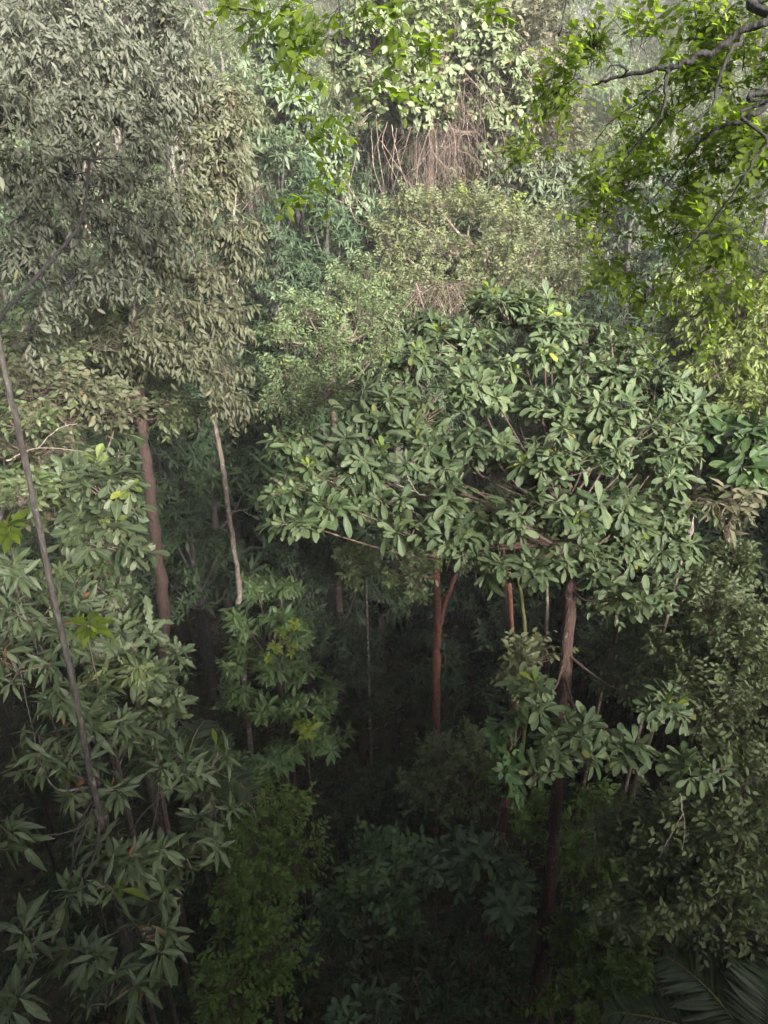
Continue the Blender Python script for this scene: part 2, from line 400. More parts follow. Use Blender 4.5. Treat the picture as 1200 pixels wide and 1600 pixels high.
def plant(name, label, cat, blobs, leaf, mat, bark, trunk=None, tr=.06, base_y=None, group=None, limbs=True, extra_mat=None, limb_r=.45, fork=None):
    """blobs in the photograph's measure: (px, py, rx, ry, distance[, density factor])"""
    bw = []
    for b in blobs:
        px, py, rx, ry, d = b[:5]
        s = d / F
        bw.append((at(px, py, d), (rx * s, ry * s, (rx + ry) * .5 * s), b[5] if len(b) > 5 else 1.))
    cen = np.mean([b[0] for b in bw], 0)
    if trunk is None:
        bx, by = cen[0] + rng.normal(0, .15), (cen[1] if base_y is None else base_y)
        top = cen.copy()
        g = float(ground_z(bx, by)) - .15
        if g > top[2] - .3: g = top[2] - 1.2
        pts = [np.array([bx, by, g]), np.array([bx + (top[0] - bx) * .4 + rng.normal(0, .12), by + (top[1] - by) * .4, g + (top[2] - g) * .5]), top]
    else:
        pts = [np.asarray(p, float) for p in trunk]
    pts_s = smooth_path(pts, 5)
    base = pts[0].copy()
    e = root_at(name, base, label, cat, group)
    ta = Acc()
    h = np.linalg.norm(pts[-1] - pts[0])
    tube(ta, pts, [tr * 1.35, tr, tr * .9, tr * .55], 0, 9, 6, wob=.12)
    if fork is not None:
        for fp, fr in fork: tube(ta, fp, fr, 0, 7, 5, wob=.1)
    if limbs:
        up_part = pts_s[int(len(pts_s) * (.55 if trunk is None else .12)):]
        for c, r, f in bw:
            dd = np.linalg.norm(up_part - c, axis=1) + np.maximum(up_part[:, 2] - c[2] + .3, 0) * 1.2
            s0 = up_part[int(np.argmin(dd))]
            if np.linalg.norm(s0 - c) < .25: continue
            mid = (s0 + c) / 2 + np.array([rng.normal(0, .1), rng.normal(0, .1), -.12 * np.linalg.norm(c - s0)])
            tube(ta, [s0, mid, c, c + (c - mid) * .1 + Z * .03], [tr * limb_r, tr * limb_r * .7, tr * limb_r * .4, .006], 0, 6, 5, wob=.15)
    ta.build("trunk", [bark], e, base)
    ca = Acc()
    fill_crown(ca, bw, leaf)
    ca.build("crown", [mat, B['twig'] if bark is not B['black'] else bark] + ([extra_mat] if extra_mat else []), e, base)
    return e

# ------------------------------------------------------------------ ground
def build_ground():
    xs = np.concatenate([np.linspace(-130, -30, 26)[:-1], np.linspace(-30, 30, 81), np.linspace(30, 130, 26)[1:]])
    ys = np.concatenate([np.linspace(-58, 0, 30)[:-1], np.linspace(0, 60, 91), np.linspace(60, 250, 70)[1:]])
    X, Y = np.meshgrid(xs, ys); Zz = ground_z(X, Y) + rng.normal(0, .06, X.shape)
    v = np.stack([X, Y, Zz], -1).reshape(-1, 3); w = len(xs)
    q = np.array([[j * w + i, j * w + i + 1, (j + 1) * w + i + 1, (j + 1) * w + i] for j in range(len(ys) - 1) for i in range(w - 1)])
    m = bpy.data.materials.new("forest_soil"); m.use_nodes = True
    n, l = m.node_tree.nodes, m.node_tree.links; b = n["Principled BSDF"]
    tc = n.new("ShaderNodeTexCoord"); nz = n.new("ShaderNodeTexNoise"); nz.inputs["Scale"].default_value = 3.5; nz.inputs["Detail"].default_value = 10
    l.new(tc.outputs["Object"], nz.inputs["Vector"])
    cr = n.new("ShaderNodeValToRGB"); cr.color_ramp.elements[0].position = .35; cr.color_ramp.elements[1].position = .7
    cr.color_ramp.elements[0].color = (.018, .013, .009, 1); cr.color_ramp.elements[1].color = (.06, .042, .026, 1)
    k = cr.color_ramp.elements.new(.5); k.color = (.03, .035, .016, 1)
    l.new(nz.outputs["Fac"], cr.inputs[0]); l.new(cr.outputs[0], b.inputs["Base Color"]); b.inputs["Roughness"].default_value = .95
    bp = n.new("ShaderNodeBump"); bp.inputs["Distance"].default_value = .15; l.new(nz.outputs["Fac"], bp.inputs["Height"]); l.new(bp.outputs[0], b.inputs["Normal"])
    a = Acc(); a.add(v, q, np.zeros((len(v), 2)), 0)
    tag(a.build("ground", [m]), kind="structure")
build_ground()

# undergrowth nobody could count: ferns and seedlings over the slopes, leaf litter on the valley floor
def build_cover():
    a = Acc(); n = 15000
    y = rng.uniform(6, 75, n); x = rng.uniform(-1, 1, n) * (4 + y * .62)
    z = ground_z(x, y) + rng.uniform(.05, .9, n) * np.clip(y / 25, .35, 1.6)
    P = np.stack([x, y, z], 1)
    A = nrm(np.stack([rng.normal(0, .5, n), rng.normal(-.2, .5, n), np.full(n, .7)], 1))
    k = y < 35
    rosette(a, P[k], A[k], 7, .24, .045, 'small', 0, (50, 100), .3)
    rosette(a, P[~k], A[~k], 8, .42, .09, 'rhomb', 0, (50, 100), .3)
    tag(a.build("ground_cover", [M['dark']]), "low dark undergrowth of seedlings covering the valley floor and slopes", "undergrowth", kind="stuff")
    a = Acc(); n = 9000
    y = rng.uniform(3, 26, n); x = rng.uniform(-1, 1, n) * (4 + y * .5)
    P = np.stack([x, y, ground_z(x, y) + .06], 1); th = rng.uniform(0, 6.28, n)
    leaves(a, P, np.stack([np.cos(th), np.sin(th), rng.normal(0, .2, n)], 1), np.tile(Z, (n, 1)) + rng.normal(0, .3, (n, 3)), rng.uniform(.1, .26, n), .05, 'small', 0)
    tag(a.build("leaf_litter", [M['litter']]), "brown fallen leaves lying over the dark forest floor", "leaf litter", kind="stuff")
build_cover()

# ------------------------------------------------------------------ the far slope: trees copied from a few grown ones
def proto_tree(name, label, cat, leaf, mat, bark, h, cr, group, tiers=6):
    blobs = []
    for i in range(tiers):
        t = i / (tiers - 1)
        az = i * 2.4; rr = cr * (.55 + .15 * math.sin(i * 3)) * (1 - .55 * abs(t - .35))
        c = np.array([math.cos(az) * cr * .5 * (1 - t * .7), math.sin(az) * cr * .5 * (1 - t * .7), h * (.52 + .42 * t)])
        blobs.append((c, (rr, rr * .62, rr), 1.))
    e = root_at(name, (0, 0, 0), label, cat, group)
    ta = Acc(); tr = h * .016
    pts = [np.array([0, 0, -.6]), np.array([.1, -.08, h * .4]), np.array([-.05, .1, h * .85])]
    tube(ta, pts, [tr * 1.3, tr, tr * .5], 0, 8, 5, wob=.15)
    for c, r, f in blobs:
        s = np.array([0, 0, max(h * .35, c[2] - h * .18)])
        tube(ta, [s, (s + c) / 2 - Z * .15, c], [tr * .5, tr * .35, .015], 0, 5, 4)
    ta.build("trunk", [bark], e)
    ca = Acc(); fill_crown(ca, blobs, leaf); ca.build("crown", [mat, B['twig']], e)
    return e
def copy_tree(e, loc, rz, s, sz=None, label=None):
    c = e.copy(); C.objects.link(c); c.location = loc; c.rotation_euler = (0, 0, rz); c.scale = (s, s, sz or s)
    if label: c['label'] = label
    for ch in e.children:
        k = ch.copy(); C.objects.link(k); k.parent = c
    return c

SLOPE = "trees crowding the far slope"
LF = dict(shoot='spray', kind='rhomb', L=.16, w=.24, n=10, tl=.5, dens=6.5, droop=.45, twig=False)
protos = [
    proto_tree("slope_tree", "bright green bushy tree crowding the hazy far slope", "tree", LF, M['far'], B['grey'], 9.5, 3.2, SLOPE),
    proto_tree("slope_tree", "greyish green tree among the crowns of the hazy far slope", "tree", dict(LF, L=.19, w=.2, droop=.7), M['farb'], B['pale'], 11, 3.0, SLOPE, 7),
    proto_tree("slope_tree", "yellowish olive tree among the crowns of the far slope", "tree", dict(LF, L=.14, w=.3, droop=.3, dens=7), M['olive'], B['brown'], 8, 3.4, SLOPE, 6),
    proto_tree("slope_tree", "mint green broadleaf tree among the crowns of the far slope", "tree", dict(shoot='rosette', kind='rhomb', L=.22, w=.24, n=8, dens=4.6, twig=False), M['mint'], B['grey'], 10, 3.0, SLOPE, 6),
]
DARKG = "shaded trees inside the forest"
DENS = 1.9
protos_d = [
    proto_tree("shade_tree", "dark green understorey tree with leaves darkened for the deep forest shade", "tree", dict(shoot='rosette', kind='small', L=.24, w=.16, n=8, dens=4.2, twig=False), M['dark'], B['bole'], 8.5, 2.0, DARKG, 7),
    proto_tree("shade_tree", "dark rosette leaved tree with leaves darkened for the deep forest shade", "tree", dict(shoot='rosette', kind='small', L=.28, w=.15, n=9, dens=3.4, twig=False), M['deep'], B['bole'], 7, 1.9, DARKG, 6),
]
first = [True] * 6
def put(lst, k, off, loc, rz, s):
    if first[k + off]:
        first[k + off] = False
        e = lst[k]; e.location = loc; e.rotation_euler = (0, 0, rz); e.scale = (s, s, s)
    else:
        copy_tree(lst[k], loc, rz, s)
y = 31.0
while y < 128:
    half = y * .53 + 4; step = 3.7 + (y - 30) * .045
    x = -half + rng.uniform(0, step)
    while x < half:
        xx, yy = x + rng.normal(0, .6), y + rng.normal(0, .9)
        k = int(rng.choice(4, p=[.32, .28, .22, .18]))
        s = rng.uniform(.72, 1.12) * (.86 + (y - 30) * .004)
        put(protos, k, 0, (xx, yy, float(ground_z(xx, yy)) - .3), rng.uniform(0, 6.28), s)
        x += step * rng.uniform(.8, 1.2)
    y += step * .95
# shaded trees behind the near crowns; some added as dark patches for hollows' shade
for px, py, d, s in [(330, 720, 21, 1.0), (420, 740, 23, 1.1), (300, 860, 20, .9), (520, 870, 22, 1.05), (590, 900, 24, 1.1), (480, 960, 21, .9), (640, 980, 25, 1.0),
                     (560, 1060, 22, .8), (750, 960, 22, 1.0), (700, 1060, 21, .7), (380, 690, 25, 1.2), (470, 690, 26, 1.2), (540, 780, 26, 1.1), (820, 1000, 20, .9),
                     (960, 1000, 19, .9), (1040, 960, 20, 1.0), (470, 380, 30, 1.15), (600, 250, 34, 1.1), (560, 330, 33, 1.1), (430, 420, 29, 1.1), (230, 640, 23, 1.2), (470, 370, 24.5, 1.0), (440, 320, 26, 1.0), (510, 400, 23.5, .9), (430, 410, 23, .9), (600, 250, 28, 1.0), (630, 215, 29, 1.0), (575, 290, 27.5, .8), (660, 820, 27, 1.1), (760, 850, 27, 1.1),(860,880,25,1.0)]:
    p = at(px, py, d); k = int(rng.integers(0, 2))
    put(protos_d, k, 4, (p[0], p[1], p[2] - (8.5, 7)[k] * .72 * s), rng.uniform(0, 6.28), s)
# crowns roofing over the back of the gap, added to keep light out
for x0 in np.arange(-13, 11, 2.7):
    for y0, zt in ((18.5, 10.5), (21.5, 12.2), (25, 13), (28.5, 14)):
        xx, yy = x0 + rng.normal(0, .5), y0 + rng.normal(0, .6)
        if -2.0 < xx < 5.2 and y0 < 20: continue
        k = int(rng.integers(0, 2)); g = float(ground_z(xx, yy)) - .3
        put(protos_d, k, 4, (xx, yy, g), rng.uniform(0, 6.28), (zt + rng.normal(0, .5) - g) / (8.5, 7)[k] / .98)
for xx, yy, zt in ((6.2, 12.5, 11.5), (8.8, 12, 12), (5.6, 15.5, 11.2), (8.2, 15.2, 12), (10.8, 14.5, 12.5), (6.5, 17.8, 11.8), (9.5, 18, 12.5), (12.5, 17.5, 13), (11.5, 11, 12.5)):  # taller trees added on the right to keep sun off the floor
    k = int(rng.integers(0, 2)); g = float(ground_z(xx, yy)) - .3
    put(protos_d, k, 4, (xx, yy, g), rng.uniform(0, 6.28), (zt - g) / (8.5, 7)[k] / .98)
# young trees on the shaded floor
for _ in range(70):
    yy = rng.uniform(8.5, 25); xx = rng.uniform(-.5, .55) * (yy + 4)
    k = int(rng.integers(0, 2)); s_ = rng.uniform(.25, .55)
    c = copy_tree(protos_d[k], (xx, yy, float(ground_z(xx, yy)) - .2), rng.uniform(0, 6.28), s_, label="young dark leaved sapling on the shaded valley floor")
    c.name = "young_tree"; c['group'] = "young trees on the valley floor"
# unseen trees added behind the viewpoint, sized to shade the foot of the valley
for i in range(30):
    x, yy = -20 + (i % 10) * 4.4 + rng.normal(0, .8), (-6.5, -11.5, -17)[i // 10] + rng.normal(0, .8)
    s_ = max(.5, (11.7 + (8 - yy) * .62 - float(ground_z(x, yy))) / 9.2) * rng.uniform(.9, 1.05)
    c = copy_tree(protos[i % 4], (x, yy, float(ground_z(x, yy)) - .3), i * 1.7, s_, label="unseen tree added on the slope behind the viewpoint to shade the valley")
    c.name = "forest_tree"; c['group'] = "unseen trees added for shade behind the viewpoint"

for i in range(34):  # out-of-view trees added along both sides to block side light
    side = -1 if i % 2 else 1
    yy = 1.5 + (i // 2) * 1.5 + rng.normal(0, .4); x = side * (8.2 + yy * .50 + (i % 3) * 1.6 + rng.uniform(0, 1))
    g = float(ground_z(x, yy)) - .3
    c = copy_tree(protos[i % 4] if i % 5 else protos_d[0], (x, yy, g), i * 1.3, (17 - g) / 9.5 * rng.uniform(.95, 1.2), label="tall tree added beside the valley out of the view to block side light")
    c.name = "forest_tree"; c['group'] = "unseen trees added to block side light"
for i, (x, yy, sx_, sz_) in enumerate([(-7.5, -.5, 1.7, 2.0), (-5.2, -2.8, 1.5, 1.7), (-10.5, 4, 1.5, 2.1), (-13, -4, 1.6, 2.0), (-1.5, -3.0, .95, .82), (1.6, -3.2, .95, .80), (4.2, -3.6, .9, .78)]):  # unseen crowns added around the viewpoint to shade the near leaves
    c = copy_tree(protos[(i + 2) % 4], (x, yy, float(ground_z(x, yy)) - .3), i * 2.1, sx_, sz_, label="unseen tree added over the viewpoint to shade the near leaves")
    c.name = "forest_tree"; c['group'] = "unseen trees added for shade over the viewpoint"
DENS = 1.7
# ------------------------------------------------------------------ the trees and shrubs one can tell apart
ros = dict(shoot='rosette')
# big leaved tree, right of centre
LB = dict(shoot='rosette', kind='obovate', L=.205, w=.175, n=9, dens=15, spread=(35, 95), droop=.22, curl=.25, twf=.8, odd=(0, .04))
Ym = 7.3
mt = [at_y(848, 1520, Ym)] + [at_y(*p, Ym) for p in [(858, 1400), (868, 1270), (877, 1120), (888, 960), (891, 880), (880, 800)]]
mt[0][2] = float(ground_z(mt[0][0], mt[0][1])) - .2
def mfork(pts): return [at(px, py, d) for px, py, d in pts]
plant("broadleaf_tree", "large broadleaf tree with glossy paddle shaped leaves and a mottled red trunk", "tree",
      [(800, 500, 60, 40, 11), (780, 465, 50, 28, 11.6), (850, 480, 50, 32, 11.6), (700, 505, 45, 30, 11.3), (920, 530, 50, 36, 11.4), (980, 540, 40, 34, 11.6), (1040, 860, 45, 30, 9.6), (970, 860, 45, 30, 9.2), (720, 540, 60, 40, 10.8), (860, 540, 65, 45, 10.6), (640, 580, 60, 40, 10.3), (760, 600, 75, 45, 10), (570, 640, 60, 38, 9.8), (660, 650, 65, 42, 9.6), (880, 630, 75, 50, 10),
       (960, 570, 65, 50, 10.8), (1020, 620, 60, 50, 10.8), (1050, 690, 50, 50, 10.4), (970, 690, 70, 55, 10), (500, 690, 50, 30, 9.4, 1.3), (560, 730, 55, 32, 9.1, 1.2), (490, 740, 40, 24, 9.0, 1.4), (660, 720, 65, 40, 9.1), (760, 700, 70, 45, 9.2), (860, 740, 75, 45, 9),
       (600, 780, 45, 26, 8.8, 1.1), (470, 818, 45, 20, 8.7, 1.6), (530, 790, 45, 28, 8.7, 1.4), (455, 705, 35, 25, 9.2, 1.4), (450, 760, 35, 22, 9, 1.3), (700, 790, 60, 38, 8.7), (800, 810, 70, 40, 8.6), (910, 810, 65, 40, 8.8), (990, 790, 60, 45, 9.3), (640, 835, 45, 26, 8.5), (720, 850, 45, 30, 8.4),
       (765, 890, 35, 24, 8.2), (850, 880, 50, 30, 8.4), (930, 880, 45, 30, 8.8), (1010, 930, 60, 30, 8.8, .9), (1060, 650, 45, 40, 10.8), (1050, 740, 45, 35, 10.2), (1040, 800, 40, 30, 9.8), (880, 1180, 60, 50, 8.4, .7), (835, 1100, 35, 38, 8.6, .8), (910, 1140, 45, 30, 8.6, .7), (1020, 1100, 55, 32, 9, .9), (1080, 1200, 40, 25, 9, 1), (990, 1180, 45, 28, 9, .7)],
      LB, M['broad'], B['red'], trunk=mt, tr=.082, extra_mat=M['yellow'], limb_r=.22,
      fork=[(mfork([(892, 870, 8.7), (800, 810, 8.6), (720, 770, 8.7), (640, 745, 9)]), [.022, .02, .016, .010]),
            (mfork([(880, 800, 8.9), (860, 700, 9.6), (830, 600, 10.4)]), [.03, .022, .010])])

# long leaved tree at lower left
LM = dict(shoot='rosette', kind='lance', L=.20, w=.125, n=9, dens=15, spread=(30, 115), droop=.3, curl=.3, twf=.9, odd=(0, .012))
plant("longleaf_tree", "dark tree with long drooping leaves filling the lower left corner", "tree",
      [(15, 890, 45, 35, 7.8), (50, 960, 45, 30, 7.6), (30, 1040, 50, 40, 7), (90, 1090, 45, 35, 7), (150, 1120, 55, 35, 7.5), (210, 1140, 50, 30, 7.7), (250, 1200, 55, 35, 7.7), (320, 1200, 45, 40, 7.9), (330, 1270, 40, 40, 7.6),
       (60, 1180, 60, 40, 6.6), (140, 1230, 55, 35, 6.8), (210, 1310, 70, 40, 6.7), (40, 1310, 45, 35, 6.3, .7), (130, 1390, 45, 30, 6, .7), (60, 1460, 45, 28, 5.8, .7), (140, 1480, 55, 32, 5.9, .8), (220, 1460, 45, 30, 6.3, .8), (265, 1390, 40, 30, 6.8, .8),
       (20, 1570, 45, 28, 5.4, .7), (170, 1560, 50, 28, 6, .6), (250, 1540, 45, 28, 6.4, .7), (100, 930, 50, 30, 8.1), (290, 1330, 40, 30, 7, .8), (100, 1000, 40, 25, 7.4)],
      LM, M['mango'], B['bole'], base_y=3.6, tr=.05, limb_r=.22, extra_mat=M['lime'])
# oval leaved shrub tree on the left
LO = dict(shoot='rosette', kind='obovate', L=.27, w=.22, n=6, dens=12, spread=(40, 105), droop=.3, curl=.2, odd=(0, .03))
plant("shrub", "grey green shrub with broad oval leaves beside the dark red trunk", "shrub",
      [(130, 730, 60, 40, 10.4), (170, 770, 45, 50, 10), (165, 845, 50, 45, 9.8), (110, 830, 50, 40, 10.2), (185, 710, 28, 20, 10.4), (205, 800, 22, 20, 10), (215, 860, 25, 20, 10)], LO, M['oval'], B['twig'], tr=.045, extra_mat=M['spring'])
plant("shrub", "shrub with lobed pale leaves in tiers above the long leaved tree", "shrub",
      [(180, 930, 55, 35, 9.4), (220, 980, 45, 32, 9.2), (250, 1060, 42, 45, 8.8), (265, 1110, 40, 32, 8.6), (150, 1000, 60, 40, 9)],
      dict(shoot='rosette', kind='lobed', L=.22, w=.2, n=7, dens=17, spread=(35, 95), droop=.2, curl=.2), M['lobe'], B['twig'], tr=.04)
plant("shrub", "dull green shrub under the lobed leaves behind the slim leaning pole", "shrub",
      [(110, 900, 60, 40, 9.8), (190, 1050, 45, 40, 8.6), (130, 1080, 50, 50, 8.4)],
      dict(shoot='rosette', kind='lance', L=.17, w=.16, n=8, dens=18, droop=.2), M['bush'], B['twig'], tr=.03)
# thin-poled tree on the far left
pole = [at_y(*p, 3.95) for p in [(178, 1360), (165, 1310), (140, 1200), (116, 1080), (92, 970), (62, 830), (33, 690), (12, 600), (0, 540), (-14, 470), (-40, 340)]]
b0 = pole[0].copy(); b0[2] = float(ground_z(b0[0], b0[1])) - .2
plant("slender_tree", "thin straight leaning pole of a tree crossing in front of the long leaved tree", "tree",
      [(-110, 120, 90, 60, 6.2), (-60, 180, 60, 50, 6), (-150, 220, 80, 60, 6.4)], dict(shoot='spray', kind='ellip', L=.13, w=.2, n=9, tl=.4, dens=12, droop=.6), M['grey'], B['bole'], trunk=[b0] + pole, tr=.020, limb_r=.5)
gt = [at_y(*p, 9.2) for p in [(-60, 900), (-50, 700), (-30, 580), (0, 500), (50, 440), (95, 390), (128, 340), (140, 250)]]
b0 = gt[0].copy(); b0[2] = float(ground_z(b0[0], b0[1])) - .2
pole_full = [b0] + gt
LG = dict(shoot='spray', kind='ellip', L=.125, w=.18, n=9, tl=.42, dens=15, droop=.7, outw=.9, upw=.2, curl=.3)
plant("forest_tree", "grey leaved tree with drooping foliage and a dark slanting limb filling the top left", "tree",
      [(30, 40, 70, 45, 14), (110, 30, 65, 45, 15), (70, 110, 65, 45, 13.5), (160, 100, 65, 50, 14.5), (20, 180, 60, 45, 12.5), (110, 190, 65, 45, 13), (190, 190, 60, 45, 13.5), (40, 270, 65, 45, 12), (130, 280, 70, 45, 12.5), (215, 270, 60, 50, 13), (70, 350, 65, 40, 11.8), (160, 360, 65, 42, 12.2), (230, 350, 50, 40, 13), (30, 410, 60, 36, 11.5), (120, 430, 65, 36, 12), (190, 430, 50, 34, 12.4), (260, 50, 65, 50, 16), (250, 140, 60, 50, 15), (200, 40, 55, 40, 16), (40, 520, 50, 40, 11, .7)],
      LG, M['grey'], B['black'], trunk=pole_full, tr=.026, limb_r=.28)
# pale trunk tree
Yp = 13.5
pt = [at_y(*p, Yp) for p in [(374, 1000), (374, 930), (366, 860), (355, 780), (347, 720), (336, 660), (332, 610), (328, 560)]]
b0 = pt[0].copy(); b0[2] = float(ground_z(b0[0], b0[1])) - .2
plant("slender_tree", "slim tree with a bare pale wavy trunk and silvery drooping leaves", "tree",
      [(310, 150, 55, 45, 16.2), (360, 190, 45, 50, 16), (310, 240, 60, 45, 15.6), (370, 290, 40, 45, 15.4), (290, 330, 60, 40, 15), (360, 370, 50, 40, 15), (240, 400, 60, 40, 14.6), (320, 430, 60, 40, 14.8), (380, 420, 30, 30, 15), (270, 490, 65, 38, 14.4), (350, 510, 50, 42, 14.6), (290, 560, 60, 32, 14.4), (350, 580, 40, 35, 14.5), (350, 630, 45, 30, 14.4), (210, 540, 70, 45, 14.2)],
      dict(LG, L=.15, dens=14, tl=.45), M['greyb'], B['pale'], trunk=[b0] + pt, tr=.052, limb_r=.4)
# red trunk, left
Yr = 14.5
rt = [at_y(*p, Yr) for p in [(262, 1060), (255, 950), (246, 870), (236, 780), (225, 690), (215, 600), (210, 500), (205, 420)]]
b0 = rt[0].copy(); b0[2] = float(ground_z(b0[0], b0[1])) - .2
plant("forest_tree", "tree with a thick dark red trunk rising behind the oval leaved shrub", "tree",
      [(200, 570, 100, 50, 16.5), (260, 640, 60, 40, 16.3), (150, 480, 90, 60, 17), (270, 540, 80, 50, 17)],
      dict(shoot='spray', kind='ellip', L=.15, w=.2, n=9, tl=.45, dens=9, droop=.4), M['bush'], B['darkred'], trunk=[b0] + rt, tr=.125, limb_r=.3)
plant("thicket", "brownish thicket of half dry creepers left of the red trunk", "thicket",
      [(60, 610, 80, 50, 12), (130, 640, 80, 45, 12.5), (60, 700, 80, 55, 11.5), (90, 770, 70, 45, 11.2), (190, 640, 50, 35, 13)],
      dict(shoot='spray', kind='ellip', L=.12, w=.28, n=8, tl=.4, dens=12, droop=.4, twf=.9), M['thick'], B['vine'], tr=.04)
plant("shrub", "olive green creeper clad shrub against the left edge under the drooping crown", "shrub",
      [(30, 780, 60, 50, 10), (40, 660, 60, 50, 10.5, .6), (60, 550, 80, 50, 13)],
      dict(shoot='spray', kind='ellip', L=.12, w=.27, n=8, tl=.4, dens=12, droop=.4), M['bush'], B['twig'], tr=.035)
# mid slope shrubs
LS = dict(shoot='spray', kind='small', L=.13, w=.22, n=11, tl=.5, dens=10.5, droop=.4, twf=.5)
plant("bushy_tree", "wide olive grey bushy tree with fine leaves below the hanging vines", "tree",
      [(630, 330, 45, 35, 24), (680, 320, 45, 30, 24.5), (740, 330, 55, 35, 25), (800, 360, 55, 35, 24.5), (620, 390, 50, 35, 23.5), (690, 390, 55, 35, 23.5), (760, 400, 60, 35, 23.5), (830, 400, 55, 40, 24), (640, 450, 50, 35, 22), (710, 450, 55, 35, 22.5), (790, 450, 55, 35, 22.5), (870, 440, 60, 45, 23), (900, 390, 45, 40, 25), (600, 360, 25, 25, 24), (850, 350, 35, 30, 25.5)], LS, M['olive'], B['brown'], tr=.13, extra_mat=M['yellow'])
plant("bushy_tree", "light green bushy tree spreading left of the big paddle leaves", "tree",
      [(540, 450, 45, 32, 20.5), (480, 490, 45, 32, 19.5), (560, 500, 50, 36, 20), (440, 530, 35, 32, 18.5), (510, 550, 55, 38, 18.5), (590, 550, 45, 36, 19), (450, 590, 38, 38, 17.5), (520, 610, 50, 36, 17), (575, 430, 38, 28, 21.5), (430, 630, 25, 25, 17), (610, 480, 35, 30, 21), (470, 640, 40, 25, 16.8)], dict(LS, L=.12, dens=13), M['spray'], B['brown'], tr=.10)
plant("shrub", "small mint leaved shrub on the edge of the dark hollow", "shrub",
      [(470, 470, 35, 18, 20.5), (440, 455, 25, 15, 20.5)], dict(shoot='rosette', kind='ellip', L=.2, w=.22, n=7, dens=14), M['mint'], B['twig'], tr=.03)
plant("shrub", "bright yellow leaved shrub growing on top of the olive grey bushy tree", "shrub",
      [(750, 315, 40, 22, 25.5), (800, 330, 35, 20, 25.5)], dict(LS, dens=9), M['yellow'], B['twig'], tr=.03)
# vine draped trees at top centre
plant("vine_draped_tree", "tree draped with drooping teal leaf tiers left of the dark hollow", "tree",
      [(430, 130, 50, 50, 27), (470, 180, 60, 60, 27), (510, 240, 55, 50, 26.5), (470, 280, 50, 40, 26.5), (540, 310, 45, 35, 26), (420, 50, 50, 50, 28), (440, 220, 50, 40, 27)],
      dict(shoot='rosette', kind='ellip', L=.30, w=.17, n=7, dens=9.5, droop=.6, spread=(50, 120)), M['mint'], B['brown'], tr=.16)
plant("vine_draped_tree", "pale broadleaf tree hung with creepers above the dark hollow", "tree",
      [(590, 70, 70, 50, 26.5), (650, 130, 60, 45, 26), (700, 60, 80, 60, 28), (600, 140, 55, 40, 26), (760, 110, 60, 60, 28), (640, 30, 80, 40, 28), (780, 190, 60, 60, 28), (660, 170, 45, 30, 25.5)],
      dict(shoot='rosette', kind='ellip', L=.27, w=.3, n=6, dens=8.5, droop=.45, spread=(50, 115)), M['pale'], B['brown'], tr=.18)
plant("shrub", "silvery drooping shrub right of the tangled dead vines", "shrub",
      [(840, 285, 50, 35, 28), (880, 270, 40, 30, 28.5), (800, 260, 40, 30, 28)], dict(shoot='rosette', kind='ellip', L=.3, w=.16, n=8, dens=10, droop=.6, spread=(50, 120)), M['oval'], B['twig'], tr=.06)
plant("creeper_tree", "pinkish grey creeper covered tree right of the dead vines at the top", "tree",
      [(750, 200, 60, 80, 31), (800, 150, 60, 60, 32), (830, 60, 60, 60, 36), (850, 200, 60, 60, 33), (730, 280, 60, 40, 29)], dict(LS, L=.24, dens=5, w=.28), M['dry'], B['vine'], tr=.12)

# ------------------------------------------------------------------ right side
plant("feathery_tree", "sunny yellow green tree with fine drooping leaves at the right edge", "tree",
      [(1140, 500, 70, 55, 17.5), (1190, 560, 70, 65, 17), (1130, 590, 60, 55, 16), (1180, 640, 60, 40, 15.5), (1110, 450, 70, 50, 18), (1190, 470, 50, 45, 18), (1080, 530, 60, 50, 18.5), (1060, 600, 50, 45, 17)],
      dict(shoot='spray', kind='ellip', L=.16, w=.19, n=10, tl=.5, dens=14, droop=.7), M['spring'], B['pale'], tr=.1)
plant("broadleaf_tree", "deep green broadleaf tree leaning in from the right edge over a thick dark trunk", "tree",
      [(1120, 680, 55, 40, 11), (1180, 690, 60, 45, 10.8), (1160, 740, 60, 35, 10.6)],
      dict(shoot='rosette', kind='obovate', L=.30, w=.17, n=8, dens=14, droop=.25), M['vivid'], B['darkred'], trunk=[at_y(1120, 1180, 10) * [1, 1, 0], at_y(1130, 960, 10), at_y(1134, 830, 10), at_y(1150, 720, 10)], tr=.075)
plant("thicket", "dry curled brown creepers with lime tips draped below the deep green leaves", "thicket",
      [(1080, 780, 60, 22, 10.4, .6), (1150, 790, 55, 24, 10, .7), (1040, 760, 45, 24, 10.6, .5)],
      dict(shoot='spray', kind='ellip', L=.16, w=.2, n=7, tl=.4, dens=14, droop=.5, curl=.5, twf=1., odd=(0, .05)), M['dry'], B['vine'], tr=.03, extra_mat=M['yellow'])
LBu = dict(shoot='spray', kind='ellip', L=.09, w=.25, n=10, tl=.36, dens=23, droop=.4)
plant("bush", "dense bush with fine oval leaves on the right below the thick dark trunk", "bush",
      [(1110, 950, 85, 60, 11.5), (1160, 1030, 70, 70, 11), (1080, 1040, 75, 65, 11.5), (1130, 1120, 80, 60, 10.6), (1060, 900, 60, 45, 12), (985, 960, 50, 40, 12.6), (1000, 1050, 60, 45, 12.4), (950, 1010, 40, 36, 13), (1150, 880, 50, 40, 11.8)], LBu, M['bush'], B['twig'], tr=.05, extra_mat=M['yellow'])
plant("bush", "broad olive bush spreading above the palm fronds at lower right", "bush",
      [(1080, 1310, 95, 70, 9.8), (1150, 1340, 70, 70, 9.4), (1020, 1390, 85, 70, 9.8), (1130, 1420, 80, 50, 9.2), (1160, 1230, 60, 60, 9.8), (1000, 1300, 70, 60, 10.4)], dict(LBu, L=.088), M['bush'], B['twig'], tr=.06)
